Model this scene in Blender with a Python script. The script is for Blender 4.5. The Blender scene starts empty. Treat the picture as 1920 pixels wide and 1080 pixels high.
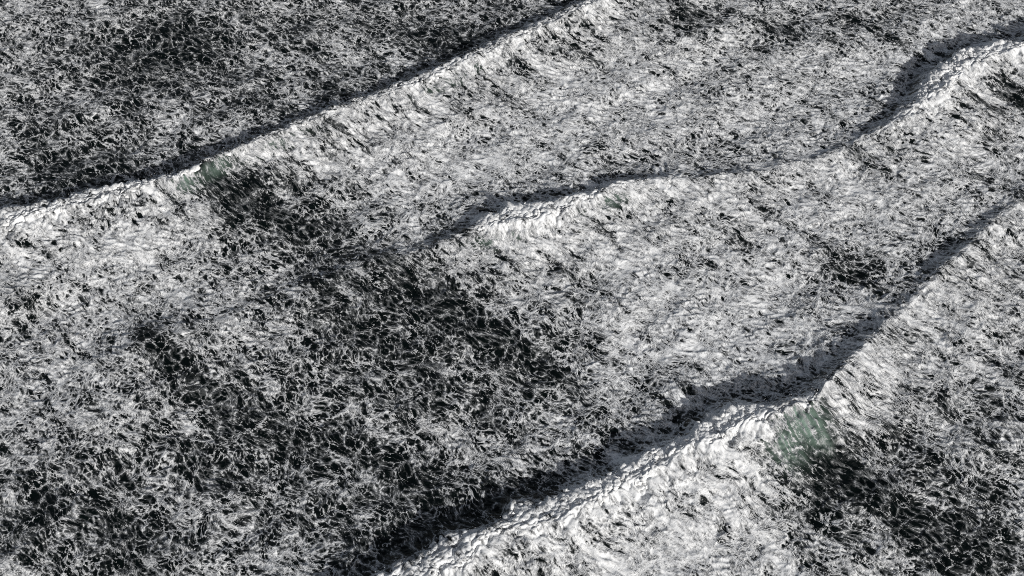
import bpy, math
import numpy as np

# ------------------------------------------------------------------ camera, sky, sun, exposure
PITCH = math.radians(52.0)
DIST = 190.0
HALF_W = 75.0                                     # half the frame width in metres at the aim point
CAM = np.array([0.0, -DIST * math.cos(PITCH), DIST * math.sin(PITCH)])
TAN = HALF_W / DIST
SUN_EL = math.radians(24.0)
SUN_AZ = np.array([0.64, -0.77]); SUN_AZ /= np.linalg.norm(SUN_AZ)   # ground direction towards the sun
SUN_STRENGTH = 3.5
SKY_STRENGTH = 0.06
EXPOSURE = 0.0

sc = bpy.context.scene
C = sc.collection
cam_data = bpy.data.cameras.new('camera')
cam_data.sensor_width = 36.0
cam_data.lens = 36.0 / (2 * TAN)
cam_data.clip_start = 1.0
cam_data.clip_end = 20000.0
cam = bpy.data.objects.new('camera', cam_data)
cam.location = CAM
cam.rotation_euler = (math.pi / 2 - PITCH, 0, 0)
C.objects.link(cam)
sc.camera = cam

world = bpy.data.worlds.new('World')
sc.world = world
world.use_nodes = True
wn = world.node_tree
for n in list(wn.nodes):
    wn.nodes.remove(n)
sky = wn.nodes.new('ShaderNodeTexSky')
sky.sky_type = 'NISHITA'
sky.sun_disc = False
sky.sun_elevation = SUN_EL
sky.sun_rotation = math.atan2(SUN_AZ[0], SUN_AZ[1])
sky.dust_density = 3.0
hs = wn.nodes.new('ShaderNodeHueSaturation')
hs.inputs['Saturation'].default_value = 0.6
bgn = wn.nodes.new('ShaderNodeBackground')
bgn.inputs['Strength'].default_value = SKY_STRENGTH
out = wn.nodes.new('ShaderNodeOutputWorld')
wn.links.new(sky.outputs[0], hs.inputs['Color'])
wn.links.new(hs.outputs[0], bgn.inputs['Color'])
wn.links.new(bgn.outputs[0], out.inputs['Surface'])

sun_data = bpy.data.lights.new('sun', 'SUN')
sun_data.energy = SUN_STRENGTH
sun_data.angle = math.radians(0.5)
sun_data.color = (1.0, 0.982, 0.955)
sun = bpy.data.objects.new('sun', sun_data)
to_sun = np.array([SUN_AZ[0] * math.cos(SUN_EL), SUN_AZ[1] * math.cos(SUN_EL), math.sin(SUN_EL)])
from mathutils import Vector
sun.rotation_euler = Vector(to_sun).to_track_quat('Z', 'Y').to_euler()
sun.location = (60, -80, 120)
C.objects.link(sun)

sc.view_settings.view_transform = 'Standard'
sc.view_settings.look = 'None'
sc.view_settings.exposure = EXPOSURE
sc.view_settings.gamma = 1.0
sc.view_settings.use_curve_mapping = False
sc.cycles.use_denoising = False
sc.cycles.max_bounces = 4
sc.cycles.diffuse_bounces = 2
sc.cycles.glossy_bounces = 2
sc.cycles.caustics_reflective = False
sc.cycles.caustics_refractive = False
try:
    sc.cycles.filter_width = 1.0
except Exception:
    pass

# ------------------------------------------------------------------ numeric helpers
F = np.float32


def pix(px, py, z=0.0):
    """photo pixel -> world point on the level z"""
    u = (px - 960.0) / 960.0 * TAN
    v = (540.0 - py) / 960.0 * TAN
    d = np.array([u, math.cos(PITCH) + v * math.sin(PITCH), -math.sin(PITCH) + v * math.cos(PITCH)])
    k = (z - CAM[2]) / d[2]
    return CAM + d * k


def hash2(ix, iy, seed):
    h = (ix.astype(np.int64) * 374761393 + iy.astype(np.int64) * 668265263 + seed * 974634257) & 0xFFFFFFFF
    h = ((h ^ (h >> 13)) * 1274126177) & 0xFFFFFFFF
    h = h ^ (h >> 16)
    return (h & 0xFFFFFF).astype(F) / F(0x1000000), ((h >> 4) * 2654435761 & 0xFFFFFF).astype(F) / F(0x1000000)


def noise(x, y, seed):
    """gradient noise, about -1..1"""
    xi = np.floor(x); yi = np.floor(y)
    fx = (x - xi).astype(F); fy = (y - yi).astype(F)
    xi = xi.astype(np.int32); yi = yi.astype(np.int32)
    ux = fx * fx * fx * (fx * (fx * 6 - 15) + 10)
    uy = fy * fy * fy * (fy * (fy * 6 - 15) + 10)

    def g(dx, dy):
        a, _ = hash2(xi + dx, yi + dy, seed)
        a = a * F(6.2831853)
        return np.cos(a) * (fx - dx) + np.sin(a) * (fy - dy)
    n0 = g(0, 0) * (1 - ux) + g(1, 0) * ux
    n1 = g(0, 1) * (1 - ux) + g(1, 1) * ux
    return (n0 * (1 - uy) + n1 * uy) * F(1.5)


def fbm(x, y, seed, octaves=3, gain=0.5):
    s = 0; a = 1.0; f = 1.0; t = 0
    for o in range(octaves):
        s = s + a * noise(x * f, y * f, seed + 17 * o)
        t += a; a *= gain; f *= 2.03
    return s / F(t)


def cells(x, y, seed, jitter=0.95):
    """cell noise: distance between second and first nearest point, and a random value of the cell"""
    xi = np.floor(x).astype(np.int32); yi = np.floor(y).astype(np.int32)
    fx = (x - xi).astype(F); fy = (y - yi).astype(F)
    f1 = np.full(x.shape, 9, F); f2 = np.full(x.shape, 9, F); rid = np.zeros(x.shape, F)
    for dy in (-1, 0, 1):
        for dx in (-1, 0, 1):
            a, b = hash2(xi + dx, yi + dy, seed)
            ddx = dx + 0.5 + (a - F(0.5)) * F(jitter) - fx
            ddy = dy + 0.5 + (b - F(0.5)) * F(jitter) - fy
            d = ddx * ddx + ddy * ddy
            near = d < f1
            f2 = np.where(near, f1, np.minimum(f2, d))
            rid = np.where(near, a * F(0.61) + b * F(0.39), rid)
            f1 = np.where(near, d, f1)
    f1 = np.sqrt(f1)
    return np.sqrt(f2) - f1, rid, f1


def sstep(a, b, x):
    t = np.clip((x - a) / (b - a), 0, 1)
    return t * t * (3 - 2 * t)


# frame of the wave train: s runs along the crests (to the upper right), d towards their backs (lower right)
ANG = math.radians(27.0)
ES = np.array([math.cos(ANG), math.sin(ANG)])
ED = np.array([math.sin(ANG), -math.cos(ANG)])
# the foam is drawn out aslant to the crests: ET runs with the streaks, EN across them
TA = math.radians(-42.0)
ET = np.array([math.cos(TA), math.sin(TA)])
EN = np.array([-math.sin(TA), math.cos(TA)])
RA = math.radians(-24.0)                          # little ridges lie flatter still

# ------------------------------------------------------------------ the three breakers: pixel x, y of the crest, height, breaking strength
WAVES = [
    dict(name='upper', pts=[(-260, 500, 2.2, .8), (-120, 458, 2.4, .9), (0, 420, 2.4, .95), (100, 395, 2.3, .9), (200, 365, 2.5, .8), (300, 338, 2.8, .65),
                            (355, 330, 2.9, .4), (400, 300, 2.6, .25), (480, 268, 2.5, .35), (580, 232, 2.4, .45), (700, 187, 2.4, .5),
                            (820, 138, 2.3, .6), (920, 95, 2.3, .6), (1000, 58, 2.4, .6), (1120, 2, 2.5, .6), (1200, -40, 2.5, .5), (1350, -110, 2.4, .4)],
         lb=6.4, lf=2.0),
    dict(name='middle', pts=[(420, 600, .1, 0), (560, 545, .6, 0), (640, 518, 1.15, .15), (720, 492, 1.25, .15), (800, 476, 1.2, .15), (870, 448, 1.5, .25), (905, 425, 2.4, .5),
                             (960, 407, 2.7, .9), (1060, 388, 2.6, .8), (1150, 356, 2.2, .35), (1230, 341, 1.5, .3), (1310, 337, 1.1, .15),
                             (1420, 326, 1.0, .1), (1530, 303, 1.0, .1), (1620, 268, 1.3, .15), (1690, 230, 1.9, .5), (1740, 180, 2.7, .9),
                             (1800, 122, 3.2, 1.0), (1860, 100, 3.2, 1.0), (1930, 86, 3.2, 1.0), (2050, 40, 3.0, .8), (2200, -40, 2.6, .5)],
         lb=6.6, lf=2.0),
    dict(name='lower', pts=[(480, 1230, 2.8, .9), (640, 1140, 3.0, 1.0), (760, 1078, 3.1, 1.0), (860, 1030, 3.0, 1.0), (940, 985, 2.9, 1.0), (1060, 945, 2.7, .9), (1150, 902, 2.7, .9),
                            (1240, 855, 3.0, .95), (1310, 812, 3.4, 1.0), (1400, 775, 3.7, 1.0), (1490, 758, 3.9, .9), (1525, 752, 3.9, .7), (1560, 718, 3.3, .2),
                            (1610, 672, 2.3, .1), (1680, 600, 1.2, .1), (1730, 548, 1.2, .1), (1770, 510, 1.8, .15), (1830, 462, 1.6, .15), (1885, 405, 1.3, .2), (1950, 350, 1.3, .2),
                            (2060, 280, 1.8, .2), (2250, 190, 1.8, .2)],
         lb=7.2, lf=2.2),
]
for w in WAVES:
    s_, d_, a_, b_ = [], [], [], []
    for px, py, hgt, brk in w['pts']:
        hgt *= 0.92
        if w['name'] == 'lower' and px < 1550:
            py += 12
        p = pix(px, py, hgt)
        s_.append(p[0] * ES[0] + p[1] * ES[1]); d_.append(p[0] * ED[0] + p[1] * ED[1]); a_.append(hgt); b_.append(brk)
    o = np.argsort(s_)
    w['s'] = np.array(s_)[o]; w['d'] = np.array(d_)[o]; w['a'] = np.array(a_)[o]; w['b'] = np.array(b_)[o]


def smooth_interp(s, xs, ys):
    """softened piecewise-linear curve"""
    r = 0
    for off, k in ((-1.6, .2), (-.8, .2), (0, .2), (.8, .2), (1.6, .2)):
        r = r + k * np.interp(s + off, xs, ys)
    return r


def crest(w, s):
    d = smooth_interp(s, w['s'], w['d'])
    lo, hi = w['s'][0], w['s'][-1]
    sl0 = (w['d'][2] - w['d'][0]) / (w['s'][2] - w['s'][0]); sl1 = (w['d'][-1] - w['d'][-3]) / (w['s'][-1] - w['s'][-3])
    d = d + np.minimum(s - lo, 0) * sl0 * 0.4 + np.maximum(s - hi, 0) * sl1 * 0.4
    # ragged line of the lip
    sf = np.asarray(s, dtype=F)
    b = smooth_interp(s, w['s'], w['b'])
    d = d + 0.34 * noise(sf / F(3.1), sf * 0 + F(3.3), 91) + (0.10 + 0.22 * b) * noise(sf / F(1.1), sf * 0 + F(1.7), 92)
    rag = 1 + 0.13 * noise(sf / F(4.3), sf * 0 + F(6.1), 93) + 0.09 * noise(sf / F(1.3), sf * 0 + F(2.6), 94)
    return d, smooth_interp(s, w['s'], w['a']) * rag, b


def plateau(s, i):
    s = np.asarray(s, dtype=F)
    return np.clip(0.95 + 0.75 * noise(s / F(5.5), s * 0 + F(0.37), 95 + i) + 0.4 * noise(s / F(1.9), s * 0 + F(0.71), 97 + i), 0.25, 1.8)


# ------------------------------------------------------------------ the sheet of water: one grid, dense in view, growing to the horizon
NX, NY, NO = 1300, 860, 26
Y0, Y1 = -53.0, 74.0


def half_width(y):
    return 0.425 * (DIST + y * math.cos(PITCH)) * 1.02


gy = np.linspace(Y0, Y1, NY)
grow = np.array([0.4 * (1.52 ** k) for k in range(NO)]).cumsum()
gy = np.concatenate([Y0 - grow[::-1], gy, Y1 + grow])
gu = np.linspace(-1, 1, NX)
hw = half_width(np.clip(gy, Y0, Y1))
X = np.concatenate([-hw[:, None] - grow[::-1][None, :], hw[:, None] * gu[None, :], hw[:, None] + grow[None, :]], axis=1)
Y = np.repeat(gy[:, None], X.shape[1], axis=1)
R, Q = X.shape
X = X.ravel(); Y = Y.ravel()
S = X * ES[0] + Y * ES[1]; Dd = X * ED[0] + Y * ED[1]
NN = X * EN[0] + Y * EN[1]; TT = X * ET[0] + Y * ET[1]; nf = NN.astype(F); tf = TT.astype(F)
r1 = (X * math.cos(RA) + Y * math.sin(RA)).astype(F); r2 = (-X * math.sin(RA) + Y * math.cos(RA)).astype(F)
xf = X.astype(F); yf = Y.astype(F); sf = S.astype(F); df = Dd.astype(F)
far = sstep(0, 60, np.maximum(np.maximum(np.abs(X) - half_width(np.clip(Y, Y0, Y1)), Y - Y1), Y0 - Y)).astype(F)

# swell, wave profiles
H = np.zeros_like(X); PX = np.zeros_like(X); region = np.zeros(X.shape, np.int8)
back = np.zeros(X.shape, F); breakz = np.zeros(X.shape, F); front = np.zeros(X.shape, F); wide = np.zeros(X.shape, F); crestness = np.zeros(X.shape, F)
wave_t = []
for i, w in enumerate(WAVES):
    dc, A, B = crest(w, S)
    ds = 0.6
    dcs = smooth_interp(S + ds, w['s'], w['d']) - smooth_interp(S - ds, w['s'], w['d'])
    cosl = 1 / np.sqrt(1 + (dcs / (2 * ds)) ** 2)
    LP = 3.8 * np.clip(B - 0.15, 0, 1) * plateau(sf, i)
    t = (Dd - dc - 0.45 * LP) * cosl
    lb = w['lb'] * (1 + 0.22 * fbm(sf / F(9), df / F(30), 31 + i, 2))
    fb = 0.74 * np.exp(-np.maximum(t, 0) / (lb * 0.62)) + 0.26 * np.exp(-(np.maximum(t, 0) / (lb * 2.4)) ** 2)
    ta = np.maximum(-t, 0)
    ff = (1 - 0.10 * np.minimum(ta / (LP + 0.01), 1) * np.clip(B * 2, 0, 1)) * np.exp(-(np.maximum(ta - LP, 0) / (w['lf'] - 0.3 * B)) ** 2)
    toe = np.exp(-(ta / 8.5) ** 2)
    prof = np.where(t >= 0, fb, 0.70 * ff + 0.30 * toe)
    trough = 0
    H += A * (prof + trough) * (1 - far)
    PX += A * 0.22 * np.exp(-(t / 1.1) ** 2) * (1 - far)
    region[(t > -3.0 - LP) & (t < 8.5 + 3.0 * noise(sf / F(6), sf * 0, 61)) & (A > 0.45) & (S > w['s'][0] + 3) & (S < w['s'][-1] - 3)] = i + 1
    wt = np.clip(A / 2.4, 0, 1.3).astype(F)
    back = np.maximum(back, (wt * np.where(t > -0.6, np.exp(-(np.maximum(t - 3, 0) / 7.0) ** 2), 0)).astype(F))
    breakz = np.maximum(breakz, (B * np.where(t > -0.0, np.exp(-(np.maximum(t, 0) / 1.9) ** 1.5), np.exp(-(np.maximum(-t - LP, 0) / 1.6) ** 2))).astype(F))
    wide = np.maximum(wide, (np.clip(B * 1.3, 0, 1) * np.exp(-(t / 7.5) ** 2)).astype(F))
    front = np.maximum(front, (wt * np.exp(-((t + 3.0 + LP) / 2.4) ** 2)).astype(F))
    crestness = np.maximum(crestness, (wt * np.exp(-(t / 1.0) ** 2)).astype(F))
    wave_t.append(t.astype(F))

# broad swell and chop between the breakers
swell = 0.75 * fbm(sf / F(26), df / F(15), 5, 2) + 0.42 * fbm(sf / F(8), df / F(5.5), 6, 2)
H += swell * (1 - 0.6 * np.clip(crestness, 0, 1))

# low rounded backs seen in the lower left (pixel, height, half-length along s, along d)
for px, py, hgt, ls, ld in ((330, 640, 0.9, 9, 5.0), (40, 560, 0.7, 7, 4.0), (700, 700, 0.6, 12, 6), (150, 860, 0.6, 9, 5), (1300, 60, 0.5, 12, 6)):
    p = pix(px, py)
    s0 = p[0] * ES[0] + p[1] * ES[1]; d0 = p[0] * ED[0] + p[1] * ED[1]
    tt = Dd - d0
    H += hgt * np.exp(-((S - s0) / ls) ** 2) * np.where(tt > 0, np.exp(-(tt / ld) ** 2), np.exp(-(tt / (1.3 * ld)) ** 2))

# ------------------------------------------------------------------ foam: how much of it where
D = np.full(X.shape, 0.50, F)
bs = S + 3.0 * fbm(xf / F(7), yf / F(7), 221, 3); bd = Dd + 4.0 * fbm(xf / F(7), yf / F(7), 222, 3)
# (pixel x, pixel y, radius along the crest in m, radius across in m, change)
for px, py, rs, rd, dv in (
        (280, 110, 9, 7, -.34), (330, 90, 4, 8, -.2), (850, 70, 12, 7, -.30), (560, 190, 18, 8, -.10), (120, 330, 14, 8, -.24), (60, 120, 10, 10, .02), (480, 60, 14, 6, -.1),
        (300, 90, 60, 22, -.30), (250, 920, 42, 22, -.22), (680, 720, 18, 14, -.14), (820, 900, 20, 10, -.08), (700, 60, 9, 6, -.05), (200, 230, 14, 6, -.08), (420, 230, 10, 5, -.05), (950, 30, 8, 5, -.2),
        (450, 390, 8, 6, -.44), (550, 440, 9, 6, -.30), (600, 380, 8, 5, -.15), (430, 450, 7, 4, -.12), (650, 470, 8, 4, -.16),
        (800, 330, 22, 8, .14), (1100, 230, 22, 10, .18), (1300, 45, 9, 5, -.34), (1480, 50, 8, 4, -.26), (1640, 55, 10, 4, -.30), (1380, 170, 14, 6, -.02),
        (1050, 310, 9, 4, -.22), (1170, 320, 8, 3, -.14), (1600, 130, 14, 7, .10), (1450, 250, 16, 6, .10), (1850, 30, 8, 4, .05),
        (200, 500, 18, 6, .14), (350, 560, 10, 4, .05), (50, 590, 5, 3, -.40), (100, 520, 8, 4, .10),
        (740, 530, 9, 5, -.18), (850, 570, 8, 6, -.22), (950, 650, 6, 8, -.22), (1030, 700, 5, 8, -.16), (700, 640, 9, 7, -.14), (780, 740, 9, 8, -.12), (600, 610, 8, 6, -.10),
        (1150, 500, 16, 9, .18), (1300, 600, 16, 9, .20), (1500, 400, 18, 9, .16), (1600, 500, 5, 4, -.30), (1380, 440, 10, 5, -.08), (1480, 660, 14, 7, .16), (1100, 640, 5, 4, -.2),
        (1220, 740, 8, 4, -.16), (1150, 800, 14, 6, .06), (1100, 560, 4, 4, -.25), (1700, 480, 10, 5, .0), (1780, 300, 9, 9, .05), (1890, 190, 4, 5, -.28), (1900, 330, 6, 6, -.05),
        (330, 690, 4, 7, -.34), (420, 800, 6, 6, -.16), (250, 760, 10, 6, .08), (150, 700, 12, 6, .08), (560, 700, 8, 6, .02), (130, 960, 7, 5, -.28), (30, 960, 4, 4, -.24), (220, 1030, 6, 5, -.34),
        (300, 900, 8, 5, -.12), (420, 900, 6, 5, -.10), (500, 960, 8, 6, -.06), (600, 820, 6, 5, -.12), (800, 880, 12, 6, -.14), (900, 960, 14, 4, -.28), (820, 1010, 14, 3, -.3), (700, 950, 9, 6, -.16), (100, 800, 10, 6, .06),
        (1150, 1010, 16, 7, .16), (1350, 960, 10, 6, .16), (1300, 1060, 14, 6, .12), (1480, 900, 5, 6, -.16), (1560, 880, 5, 7, -.34), (1640, 960, 7, 9, -.20), (1560, 1010, 6, 6, -.12),
        (1840, 960, 8, 6, -.26), (1790, 1050, 6, 5, -.34), (1880, 820, 6, 8, -.24), (1850, 730, 9, 6, -.10), (1700, 700, 8, 6, .06), (1800, 600, 10, 6, .08), (1700, 830, 9, 5, -.14), (1900, 640, 6, 5, -.1)):
    p = pix(px, py)
    s0 = p[0] * ES[0] + p[1] * ES[1]; d0 = p[0] * ED[0] + p[1] * ED[1]
    D += (1.0 * dv * np.exp(-((bs - s0) / rs) ** 2 - ((bd - d0) / rd) ** 2)).astype(F)
# long dark streaks running down the backs: pixel, half-length and half-width in m, change
bn = NN + 0.9 * fbm(xf / F(5), yf / F(5), 223, 2); bt = TT + 3.0 * fbm(xf / F(6), yf / F(6), 224, 2)
for px, py, lt, ln, dv in (
        (480, 400, 11, 2.2, -.42), (430, 352, 7, 1.6, -.3), (570, 430, 9, 2.6, -.28), (520, 330, 8, 1.4, -.2),
        (800, 560, 9, 2.0, -.34), (870, 620, 13, 1.8, -.38), (965, 660, 13, 1.7, -.38), (1040, 700, 10, 1.6, -.3), (720, 560, 8, 1.8, -.28), (760, 665, 12, 2.0, -.28), (900, 730, 12, 2.0, -.24), (650, 600, 9, 1.6, -.2),
        (325, 680, 9, 1.7, -.45), (385, 735, 11, 1.5, -.34), (285, 640, 5, 1.3, -.3), (480, 760, 9, 1.6, -.2), (560, 840, 10, 1.6, -.2),
        (1560, 860, 13, 1.6, -.34), (1640, 930, 15, 2.0, -.34), (1720, 1000, 13, 2.6, -.3), (1780, 880, 9, 2.0, -.25), (1600, 1020, 9, 1.8, -.25), (1830, 1010, 8, 2.6, -.3),
        (250, 100, 9, 2.4, -.34), (330, 70, 8, 2.0, -.28), (840, 80, 11, 2.4, -.34), (760, 60, 9, 1.8, -.2), (120, 310, 11, 2.2, -.32), (220, 300, 8, 1.8, -.22), (600, 150, 9, 2.0, -.18), (450, 180, 9, 2, -.16),
        (1895, 190, 9, 1.8, -.4), (1830, 250, 8, 1.4, -.22), (1560, 475, 7, 1.6, -.34), (1600, 520, 5, 1.3, -.34), (1300, 40, 9, 2.0, -.3), (1470, 60, 8, 1.8, -.25), (1640, 60, 9, 1.8, -.22),
        (1380, 440, 10, 1.3, -.2), (1290, 500, 8, 1.2, -.15), (1470, 420, 9, 1.2, -.18), (1010, 560, 7, 1.5, -.22), (830, 950, 12, 2, -.25), (700, 880, 10, 1.8, -.2)):
    p = pix(px, py)
    D += (dv * np.exp(-((bt - p[0] * ET[0] - p[1] * ET[1]) / lt) ** 2 - ((bn - p[0] * EN[0] - p[1] * EN[1]) / ln) ** 2)).astype(F)
D += 0.01
D += 0.16 * breakz - 0.14 * front
macro = D.copy()
# clumping of the foam, drawn out down the slopes
wx = 1.3 * fbm(xf / F(6), yf / F(6), 201, 2); wy = 1.3 * fbm(xf / F(6), yf / F(6), 202, 2)
sw, dw = nf + wx, tf + wy
D += 0.34 * fbm(sw / F(3.4), dw / F(7.5), 203, 3) + (0.40 + 0.40 * back) * fbm((nf + wx) / F(2.0), (tf + wy) / F(18.0), 206, 3) + 0.10 * noise(sw / F(1.3), dw / F(2.4), 204)
D += 0.16 * fbm(sw / F(1.4), dw / F(10.0), 205, 2) * np.clip(back + 0.3, 0, 1)

# lace: threads along the borders of cells of several sizes, drawn out into streaks on the backs of the waves
w2x = 0.34 * fbm(xf / F(1.3), yf / F(1.3), 211, 2); w2y = 0.34 * fbm(xf / F(1.3), yf / F(1.3), 212, 2)
st = np.clip(back * 1.15 - 0.10 + 0.35 * fbm(sf / F(7), df / F(9), 213, 2), 0, 1) * (1 - 0.85 * wide)


def lace(seed, stretch):
    if stretch > 3:
        a, b = nf + F(0.5) * wx + F(0.35) * w2x, tf
    else:
        a, b = sw + w2x, dw + w2y
    f = None; th = 0
    for k, (size, thr, amp) in enumerate(((2.3, 0.60, 1.0), (1.2, 0.64, 0.95), (0.70, 0.60, 0.88))):
        q = math.sqrt(stretch)
        e, rid, f1 = cells(a / F(size / q), b / F(size * q * 1.1), seed + k)
        wd = thr * (D - 0.22) + 0.04 + (0.52, 0.62, 0.40)[k] * (rid - 0.5)
        if k < 2:
            wd = np.maximum(wd, (0.12, 0.10)[k] * np.clip(0.45 + 1.3 * D + 0.5 * (rid - 0.5), 0.25, 1))
        g = amp * (wd - e)
        f = g if f is None else np.maximum(f, g)
        th = np.maximum(th, np.exp(-(e * size / q ** 0.5 / F(0.25)) ** 2) * (0.6 + 0.4 * rid) * sstep(-0.12, 0.06, g))
    return f, th


foam_i, th_i = lace(301, 1.9)
foam_s, th_s = lace(311, 5.0)
foam = foam_i * (1 - st) + foam_s * st
thread_w = np.clip(th_i * (1 - st) + th_s * st, 0, 1)
foam += 0.09 * np.clip(breakz - 0.15, 0, 1)
# short dark strokes between the crinkles of dense foam
stroke = noise((r1 + wx) / F(1.8), (r2 + wy) / F(0.62) + w2y, 431) + 0.35 * noise((r1 + wx) / F(1.0), (r2 + wy) / F(0.5), 432)
foam += 0.16 * np.clip(breakz - 0.3, 0, 1)
foam -= (0.10 + 0.34 * wide) * (1 - 0.8 * breakz) * sstep(0.24, 0.75, stroke)
foam = foam.astype(F)

# relief: crinkled foam, little ridges, billows where the wave breaks
ridge = 1 - np.abs(noise((r1 + wx) / F(2.6) + w2x, (r2 + wy) / F(1.1), 401)) * 1.8
ridge2 = 1 - np.abs(noise((r1 + wx) / F(1.6), (r2 + wy) / F(0.75) + w2y, 402)) * 1.8
bil_e, _, bil_f = cells(sw / F(1.7) + w2x, dw / F(1.4) + w2y, 403)
bil_e2, _, bil_f2 = cells(sw / F(0.8) + w2x, dw / F(0.7), 404)
flow = noise(sw / F(0.8), dw / F(5.5), 405)
rough = (1 - far)
H += rough * ((1 - 0.75 * breakz) * ((0.17 + 0.10 * wide) * ridge + (0.08 + 0.06 * wide) * ridge2) + 0.10 * np.clip(foam, -0.1, 0.25) + 0.06 * flow * st)
H += rough * breakz * (0.95 * (np.sqrt(np.clip(1 - (bil_f / 0.85) ** 2, 0, 1)) - 0.6) + 0.40 * (np.sqrt(np.clip(1 - (bil_f2 / 0.85) ** 2, 0, 1)) - 0.6))
PX += rough * breakz * 0.08 * (0.6 - bil_f)

VX = X - ED[0] * PX; VY = Y - ED[1] * PX; VZ = H

# green water: the thin lip at the end of the lower breaker and short stretches of the other crests
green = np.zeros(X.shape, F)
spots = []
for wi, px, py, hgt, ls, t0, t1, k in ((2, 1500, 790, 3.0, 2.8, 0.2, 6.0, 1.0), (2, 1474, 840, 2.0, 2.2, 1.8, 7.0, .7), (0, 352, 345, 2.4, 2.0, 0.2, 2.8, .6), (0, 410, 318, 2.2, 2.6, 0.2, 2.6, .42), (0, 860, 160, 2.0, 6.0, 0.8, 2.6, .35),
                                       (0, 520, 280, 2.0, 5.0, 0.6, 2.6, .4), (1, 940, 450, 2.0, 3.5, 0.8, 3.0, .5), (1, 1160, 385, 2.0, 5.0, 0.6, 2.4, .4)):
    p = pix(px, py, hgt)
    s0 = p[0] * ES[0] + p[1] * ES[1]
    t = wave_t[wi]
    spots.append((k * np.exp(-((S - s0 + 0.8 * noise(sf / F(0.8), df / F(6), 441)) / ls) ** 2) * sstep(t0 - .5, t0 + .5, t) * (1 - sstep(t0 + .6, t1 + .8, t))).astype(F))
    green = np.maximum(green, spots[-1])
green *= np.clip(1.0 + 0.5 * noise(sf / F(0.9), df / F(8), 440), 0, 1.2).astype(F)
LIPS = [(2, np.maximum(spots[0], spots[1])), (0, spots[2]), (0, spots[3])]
# the lip itself is nearly clear of foam
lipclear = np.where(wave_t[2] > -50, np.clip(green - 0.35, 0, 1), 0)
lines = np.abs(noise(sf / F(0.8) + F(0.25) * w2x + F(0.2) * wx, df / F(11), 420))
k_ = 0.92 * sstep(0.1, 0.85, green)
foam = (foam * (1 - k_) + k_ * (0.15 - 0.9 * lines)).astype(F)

verts = np.stack([VX, VY, VZ], axis=1)

# normals of the whole sheet, so that pieces cut from it meet without a seam
G = verts.reshape(R, Q, 3)
du = np.empty_like(G); dv_ = np.empty_like(G)
du[:, 1:-1] = G[:, 2:] - G[:, :-2]; du[:, 0] = G[:, 1] - G[:, 0]; du[:, -1] = G[:, -1] - G[:, -2]
dv_[1:-1] = G[2:] - G[:-2]; dv_[0] = G[1] - G[0]; dv_[-1] = G[-1] - G[-2]
nrm = np.cross(du, dv_).reshape(-1, 3)
nrm /= np.linalg.norm(nrm, axis=1)[:, None]

idx = np.arange(R * Q).reshape(R, Q)
quads = np.stack([idx[:-1, :-1], idx[:-1, 1:], idx[1:, 1:], idx[1:, :-1]], axis=-1).reshape(-1, 4)

# ------------------------------------------------------------------ materials


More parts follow.
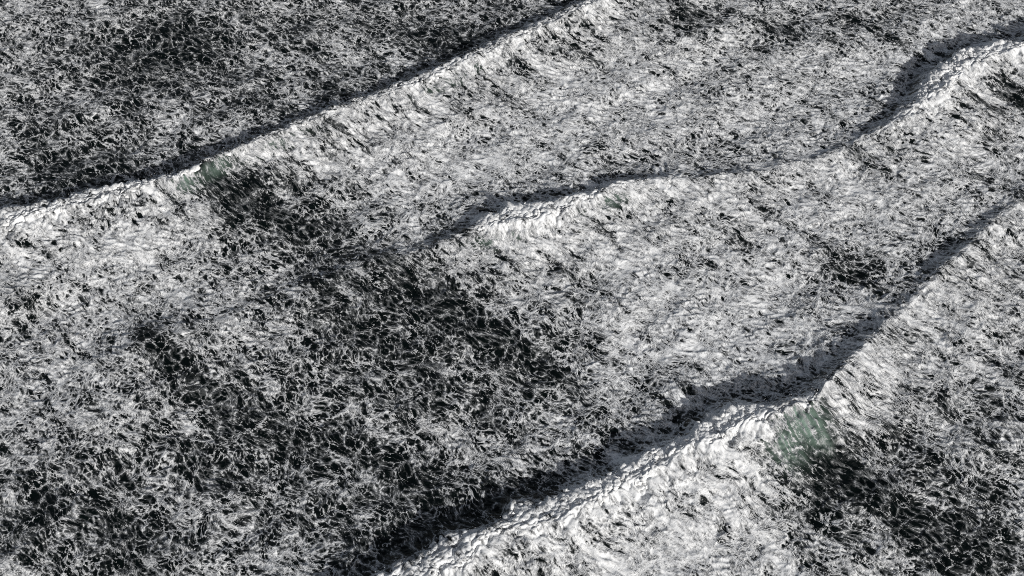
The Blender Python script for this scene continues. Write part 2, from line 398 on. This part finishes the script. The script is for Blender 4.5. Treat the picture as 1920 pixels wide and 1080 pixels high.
def sea_material():
    m = bpy.data.materials.new('foamy_sea')
    m.use_nodes = True
    nt = m.node_tree
    for n in list(nt.nodes):
        nt.nodes.remove(n)
    N, L = nt.nodes.new, nt.links.new

    def attr(name):
        a = N('ShaderNodeAttribute'); a.attribute_name = name
        return a

    def math_(op, a, b=None, c=None, clamp=False):
        n = N('ShaderNodeMath'); n.operation = op; n.use_clamp = clamp
        for k, v in enumerate((a, b, c)):
            if v is None:
                continue
            if isinstance(v, (int, float)):
                n.inputs[k].default_value = v
            else:
                L(v, n.inputs[k])
        return n.outputs[0]

    def smooth(v, a, b):
        n = N('ShaderNodeMapRange'); n.interpolation_type = 'SMOOTHSTEP'
        n.inputs['From Min'].default_value = a; n.inputs['From Max'].default_value = b
        L(v, n.inputs['Value'])
        return n.outputs['Result']

    def mixc(f, a, b):
        n = N('ShaderNodeMix'); n.data_type = 'RGBA'
        L(f, n.inputs[0])
        for k, v in ((6, a), (7, b)):
            if isinstance(v, tuple):
                n.inputs[k].default_value = v
            else:
                L(v, n.inputs[k])
        return n.outputs[2]

    rest = attr('rest').outputs['Vector']
    foam_a = attr('foam').outputs['Fac']
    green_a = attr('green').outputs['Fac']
    streak_a = attr('streak').outputs['Fac']
    thread_a = attr('thread').outputs['Fac']

    def noise_tex(scale, detail, vec=rest, rough=0.6, dist=0.0):
        n = N('ShaderNodeTexNoise'); n.inputs['Scale'].default_value = scale; n.inputs['Detail'].default_value = detail
        n.inputs['Roughness'].default_value = rough; n.inputs['Distortion'].default_value = dist
        L(vec, n.inputs['Vector'])
        return n.outputs['Fac']

    # fine lace below the size of the mesh
    st_map = N('ShaderNodeVectorMath'); st_map.operation = 'MULTIPLY'; st_map.inputs[1].default_value = (1.5, 0.28, 1.0)
    L(rest, st_map.inputs[0])
    vor = N('ShaderNodeTexVoronoi'); vor.feature = 'DISTANCE_TO_EDGE'; vor.inputs['Scale'].default_value = 2.6
    warp = N('ShaderNodeTexNoise'); warp.inputs['Scale'].default_value = 2.2; warp.inputs['Detail'].default_value = 2
    L(rest, warp.inputs['Vector'])
    wv = N('ShaderNodeVectorMath'); wv.operation = 'MULTIPLY_ADD'; wv.inputs[1].default_value = (0.6, 0.6, 0)
    comb = N('ShaderNodeVectorMath'); comb.operation = 'MULTIPLY'; comb.inputs[1].default_value = (1.25, 0.62, 0)
    L(rest, comb.inputs[0])
    L(warp.outputs['Color'], wv.inputs[0]); L(comb.outputs[0], wv.inputs[2])
    L(wv.outputs[0], vor.inputs['Vector'])
    fine = noise_tex(4.5, 3)
    streaky = noise_tex(2.2, 3, st_map.outputs[0])
    fine_mix = N('ShaderNodeMix'); fine_mix.data_type = 'FLOAT'
    L(streak_a, fine_mix.inputs[0]); L(fine, fine_mix.inputs[2]); L(streaky, fine_mix.inputs[3])
    fine = fine_mix.outputs[0]
    thread = math_('SUBTRACT', 0.12, vor.outputs['Distance'])            # >0 on fine threads
    f1 = math_('MULTIPLY_ADD', math_('SUBTRACT', fine, 0.5), 0.26, foam_a)
    f1 = math_('MULTIPLY_ADD', thread, 0.55, f1)
    filament = smooth(thread, 0.05, 0.12)
    cover = smooth(f1, -0.05, 0.06)
    film = smooth(f1, -0.26, 0.02)
    thick = math_('MULTIPLY_ADD', smooth(f1, 0.04, 0.58), 0.72, math_('MULTIPLY', math_('MULTIPLY', thread_a, 0.72), smooth(fine, 0.3, 0.6)), clamp=True)

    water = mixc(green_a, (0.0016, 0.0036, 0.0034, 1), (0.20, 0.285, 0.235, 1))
    base = mixc(math_('MULTIPLY', math_('MULTIPLY', film, smooth(noise_tex(0.35, 3), 0.36, 0.68)), 0.34), water, (0.50, 0.52, 0.53, 1))
    thick = math_('MULTIPLY_ADD', filament, 0.30, thick, clamp=True)
    foamc = mixc(thick, (0.22, 0.225, 0.23, 1), (0.86, 0.87, 0.875, 1))
    base = mixc(cover, base, foamc)
    p = N('ShaderNodeBsdfPrincipled')
    L(base, p.inputs['Base Color'])
    rgh = N('ShaderNodeMapRange'); rgh.inputs['To Min'].default_value = 0.22; rgh.inputs['To Max'].default_value = 0.9
    L(cover, rgh.inputs['Value']); L(rgh.outputs['Result'], p.inputs['Roughness'])
    p.inputs['IOR'].default_value = 1.33
    sp = N('ShaderNodeMapRange'); sp.inputs['To Min'].default_value = 0.32; sp.inputs['To Max'].default_value = 0.1
    L(cover, sp.inputs['Value']); L(sp.outputs['Result'], p.inputs['Specular IOR Level'])
    bump = N('ShaderNodeBump'); bump.inputs['Strength'].default_value = 0.9; bump.inputs['Distance'].default_value = 0.09
    hgt = math_('MULTIPLY_ADD', noise_tex(3.2, 4, rough=0.65), 0.9, math_('MULTIPLY', smooth(f1, -0.05, 0.3), 0.6))
    L(hgt, bump.inputs['Height']); L(bump.outputs['Normal'], p.inputs['Normal'])
    o = N('ShaderNodeOutputMaterial')
    L(p.outputs[0], o.inputs['Surface'])
    return m


def white_foam_material():
    m = bpy.data.materials.new('whitewater')
    m.use_nodes = True
    nt = m.node_tree
    p = nt.nodes['Principled BSDF']
    tc = nt.nodes.new('ShaderNodeTexCoord')
    n = nt.nodes.new('ShaderNodeTexNoise'); n.inputs['Scale'].default_value = 2.4; n.inputs['Detail'].default_value = 5
    nt.links.new(tc.outputs['Object'], n.inputs['Vector'])
    r = nt.nodes.new('ShaderNodeValToRGB')
    r.color_ramp.elements[0].position = 0.3; r.color_ramp.elements[0].color = (0.62, 0.63, 0.64, 1)
    r.color_ramp.elements[1].position = 0.6; r.color_ramp.elements[1].color = (0.90, 0.90, 0.89, 1)
    nt.links.new(n.outputs['Fac'], r.inputs['Fac']); nt.links.new(r.outputs['Color'], p.inputs['Base Color'])
    p.inputs['Roughness'].default_value = 0.9
    p.inputs['Specular IOR Level'].default_value = 0.1
    b = nt.nodes.new('ShaderNodeBump'); b.inputs['Strength'].default_value = 0.8; b.inputs['Distance'].default_value = 0.15
    nt.links.new(n.outputs['Fac'], b.inputs['Height']); nt.links.new(b.outputs['Normal'], p.inputs['Normal'])
    return m


M_SEA = sea_material()
M_WHITE = white_foam_material()


def raw_mesh(name, v, faces, smooth=True):
    k = faces.shape[1]
    me = bpy.data.meshes.new(name)
    me.vertices.add(len(v)); me.vertices.foreach_set('co', v.astype(F).ravel())
    me.loops.add(faces.size); me.loops.foreach_set('vertex_index', faces.astype(np.int32).ravel())
    me.polygons.add(len(faces)); me.polygons.foreach_set('loop_start', np.arange(0, faces.size, k, dtype=np.int32))
    me.polygons.foreach_set('use_smooth', np.full(len(faces), smooth))
    me.update(calc_edges=True)
    return me


def link(name, me, mat, parent=None, kind=None):
    me.materials.append(mat)
    o = bpy.data.objects.new(name, me)
    C.objects.link(o)
    if parent is not None:
        o.parent = parent
    if kind:
        o['kind'] = kind
    return o


def tag(o, label, cat, group=None):
    o['label'] = label; o['category'] = cat
    if group:
        o['group'] = group


REST = np.stack([sw, dw, np.zeros_like(sw)], axis=1).astype(F)


def cut(name, face_mask, parent=None, kind=None, origin=None):
    """a piece of the sheet as an object of its own"""
    q = quads[face_mask]
    if not len(q):
        return None
    used, inv = np.unique(q, return_inverse=True)
    v = verts[used]
    if origin is not None:
        v = v - origin
    me = raw_mesh(name, v, inv.reshape(-1, 4))
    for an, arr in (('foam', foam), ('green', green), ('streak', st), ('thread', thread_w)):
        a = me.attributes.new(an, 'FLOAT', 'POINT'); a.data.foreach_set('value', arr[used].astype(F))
    a = me.attributes.new('rest', 'FLOAT_VECTOR', 'POINT'); a.data.foreach_set('vector', REST[used].ravel())
    me.normals_split_custom_set_from_vertices(nrm[used].astype(F))
    return link(name, me, M_SEA, parent, kind)


# ------------------------------------------------------------------ cutting the sheet into sea, foam and breakers
qf = foam[quads].mean(axis=1)
q_foam = qf > -0.03
q_reg = region[quads[:, 0]]
q_green = green[quads].mean(axis=1)
q_far = far[quads[:, 0]] > 0.0
sea = cut('sea', (q_reg == 0) & (~q_foam | q_far), kind='structure')
foam_lace = cut('foam_lace', (q_reg == 0) & q_foam & ~q_far, kind='stuff')
tag(foam_lace, 'white and grey lace of sea foam spread over the dark troughs', 'foam')

LABELS = [
    'long breaker in the upper left, its foaming crest running from left edge to top edge',
    'middle breaker, low on its left, with thick whitewater where it meets the right edge',
    'nearest and tallest breaker at lower right with a clear green window below its lip',
]
rng = np.random.default_rng(7)


# icosphere used for blobs of whitewater
def ico(sub):
    p = (1 + 5 ** .5) / 2
    v = [(-1, p, 0), (1, p, 0), (-1, -p, 0), (1, -p, 0), (0, -1, p), (0, 1, p), (0, -1, -p), (0, 1, -p), (p, 0, -1), (p, 0, 1), (-p, 0, -1), (-p, 0, 1)]
    f = [(0, 11, 5), (0, 5, 1), (0, 1, 7), (0, 7, 10), (0, 10, 11), (1, 5, 9), (5, 11, 4), (11, 10, 2), (10, 7, 6), (7, 1, 8),
         (3, 9, 4), (3, 4, 2), (3, 2, 6), (3, 6, 8), (3, 8, 9), (4, 9, 5), (2, 4, 11), (6, 2, 10), (8, 6, 7), (9, 8, 1)]
    v = [np.array(a) / np.linalg.norm(a) for a in v]
    for _ in range(sub):
        cache = {}; nf = []

        def mid(a, b):
            k = (min(a, b), max(a, b))
            if k not in cache:
                m = v[a] + v[b]; v.append(m / np.linalg.norm(m)); cache[k] = len(v) - 1
            return cache[k]
        for a, b, c in f:
            ab, bc, ca = mid(a, b), mid(b, c), mid(c, a)
            nf += [(a, ab, ca), (b, bc, ab), (c, ca, bc), (ab, bc, ca)]
        f = nf
    return np.array(v), np.array(f)


IV, IF = ico(2)
BLOBS = []
for k in range(10):
    r = 1 + 0.30 * sum(np.sin(IV @ (rng.normal(size=3) * (2.2 + 1.6 * j)) + rng.uniform(0, 6.28)) / (1 + 0.5 * j) for j in range(4))
    BLOBS.append(IV * r[:, None])
OV, OF_ = ico(0)


def scatter(points, radii, shapes, faces, squash=0.8):
    vs, fs = [], []; n = 0
    for i, (p, r) in enumerate(zip(points, radii)):
        b = shapes[i % len(shapes)]
        a = rng.uniform(0, 6.28); c, s = math.cos(a), math.sin(a)
        sc3 = r * np.array([rng.uniform(.8, 1.3), rng.uniform(.8, 1.2), rng.uniform(.7, 1.0) * squash])
        q = b * sc3
        q = np.stack([q[:, 0] * c - q[:, 1] * s, q[:, 0] * s + q[:, 1] * c, q[:, 2]], axis=1) + p
        vs.append(q); fs.append(faces + n); n += len(q)
    return np.concatenate(vs), np.concatenate(fs)


def to_world(s, d, z):
    return np.stack([s * ES[0] + d * ED[0], s * ES[1] + d * ED[1], z], axis=-1)


from mathutils.kdtree import KDTree
for i, w in enumerate(WAVES):
    mid = len(w['pts']) // 2
    base = pix(*w['pts'][mid][:2], w['pts'][mid][2]); base[2] = 0.0
    root = bpy.data.objects.new('breaking_wave', None)
    root.location = base
    C.objects.link(root)
    tag(root, LABELS[i], 'wave', 'breakers rolling to the upper left')
    inr = q_reg == i + 1
    q_t = wave_t[i][quads[:, 0]]
    rest_ = inr.copy()
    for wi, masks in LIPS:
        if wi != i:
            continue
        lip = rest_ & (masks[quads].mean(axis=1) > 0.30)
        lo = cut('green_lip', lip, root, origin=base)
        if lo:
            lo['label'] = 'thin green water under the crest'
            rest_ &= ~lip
    cut('back_slope', rest_ & (q_t >= 0), root, origin=base)
    cut('front_face', rest_ & (q_t < 0), root, origin=base)
    # rolls of whitewater along the breaking stretches
    ss = np.arange(w['s'][0], w['s'][-1], 0.14)
    dc, A, B = crest(w, ss)
    on = B > 0.22
    edges = np.flatnonzero(np.diff(np.concatenate([[0], on.astype(int), [0]])))
    for e0, e1 in zip(edges[::2], edges[1::2]):
        if e1 - e0 < 20:
            continue
        s, d, a, b = ss[e0:e1], dc[e0:e1], A[e0:e1], B[e0:e1]
        endt = np.minimum(1, np.minimum(np.arange(len(s)), np.arange(len(s))[::-1]) / 14.0)
        rad = (0.22 + 0.48 * b) * (0.25 + 0.75 * endt)
        s32 = s.astype(F); z32 = s32 * 0
        rad = rad * np.clip(0.8 + 0.9 * noise(s32 / F(2.6), z32 + F(9.1), 501 + i) + 0.5 * noise(s32 / F(0.9), z32 + F(5.2), 503 + i), 0.15, 2.0)
        sway = 0.9 * noise(s32 / F(4.5), z32 + F(2.2), 505 + i) + 0.45 * noise(s32 / F(1.4), z32 + F(2.9), 506 + i)
        heave = 0.35 * noise(s32 / F(1.7), z32 + F(4.4), 507 + i) - 0.15
        lean = a * 0.30
        NA = 22
        th = np.linspace(0, 2 * np.pi, NA, endpoint=False)
        SS = np.repeat(s[:, None], NA, 1); TH = np.repeat(th[None], len(s), 0)
        ca, sa = np.cos(TH), np.sin(TH)
        # billows: cell bumps wrapped round the roll
        u = (SS / 0.85).astype(F); v_ = (TH / (2 * np.pi) * 4).astype(F); v_ = v_ + F(0.9) * noise(u * F(0.7), v_ * F(0.4), 509); u = u + F(0.9) * noise(u * F(0.6), v_ * F(0.5) + F(4), 510)
        e, rid, f1 = cells(u.ravel() + 0.7 * noise(u.ravel(), v_.ravel(), 511), v_.ravel(), 512 + i)
        e2, rid2, f12 = cells(u.ravel() * F(2.1), v_.ravel() * F(2), 522 + i)
        bump = (0.55 - f1).reshape(SS.shape) * 0.75 + (0.55 - f12).reshape(SS.shape) * 0.35
        rr = rad[:, None] * (1 + bump)
        cd = (d - 0.25 * lean - (1.75 * plateau(s, i) - 0.5) * np.clip(b - .15, 0, 1) + sway * b)[:, None]; cz = (heave + a * (1 - 0.09 * np.clip(b * 2, 0, 1)) - 0.30 * rad)[:, None]
        P = to_world(SS, cd + rr * 1.35 * ca, cz + rr * sa * 0.95)
        ii = np.arange(len(s) * NA).reshape(len(s), NA)
        f = np.stack([ii[:-1], ii[1:], np.roll(ii[1:], -1, 1), np.roll(ii[:-1], -1, 1)], -1).reshape(-1, 4)
        roll = link('crest_roll', raw_mesh('crest_roll', P.reshape(-1, 3) - base, f), M_WHITE, root)
        # torn lumps of whitewater falling down the front and riding the top
        L_ = s[-1] - s[0]
        n = int(L_ * 16 * b.mean())
        k = rng.integers(0, len(s), n)
        keep = rng.uniform(size=n) < b[k]
        k = k[keep]
        lp = (3.8 * np.clip(b - 0.15, 0, 1) * plateau(s, i))[k]
        off = rng.uniform(-1.0, 0.25, len(k)) * lp - np.abs(rng.normal(0, 0.4, len(k)))
        zz = a[k] * (1 - 0.10 * np.clip(-off / (lp + .01), 0, 1)) * np.exp(-(np.maximum(-off - lp, 0) / 1.8) ** 2) * np.exp(-np.maximum(off, 0) / 3.4) + rng.uniform(-.15, .25, len(k)) * b[k]
        off = off + 0.45 * lp
        pts = to_world(s[k] + rng.uniform(-.1, .1, len(k)), d[k] - lean[k] * np.exp(-((off - 0.45 * lp) / 1.1) ** 2) + off, zz)
        rr_ = (0.12 + 0.34 * rng.uniform(size=len(k)) ** 2) * (0.5 + 0.7 * b[k])
        vv, ff_ = scatter(pts - base, rr_, BLOBS, IF)
        link('foam_lumps', raw_mesh('foam_lumps', vv, ff_), M_WHITE, root, 'stuff')
        n = int(L_ * 16 * b.mean())
        k = rng.integers(0, len(s), n)
        off = rng.normal(-0.4, 0.8, n); up = np.abs(rng.normal(0, 0.45, n)) * (0.3 + b[k])
        pts = to_world(s[k], d[k] - lean[k] + off, a[k] + up - 0.45 * np.abs(np.minimum(off, 0)))
        vv, ff_ = scatter(pts - base, 0.018 + 0.03 * rng.uniform(size=n) ** 2, [OV], OF_, 1.0)
        link('spray', raw_mesh('spray', vv, ff_), M_WHITE, root, 'stuff')
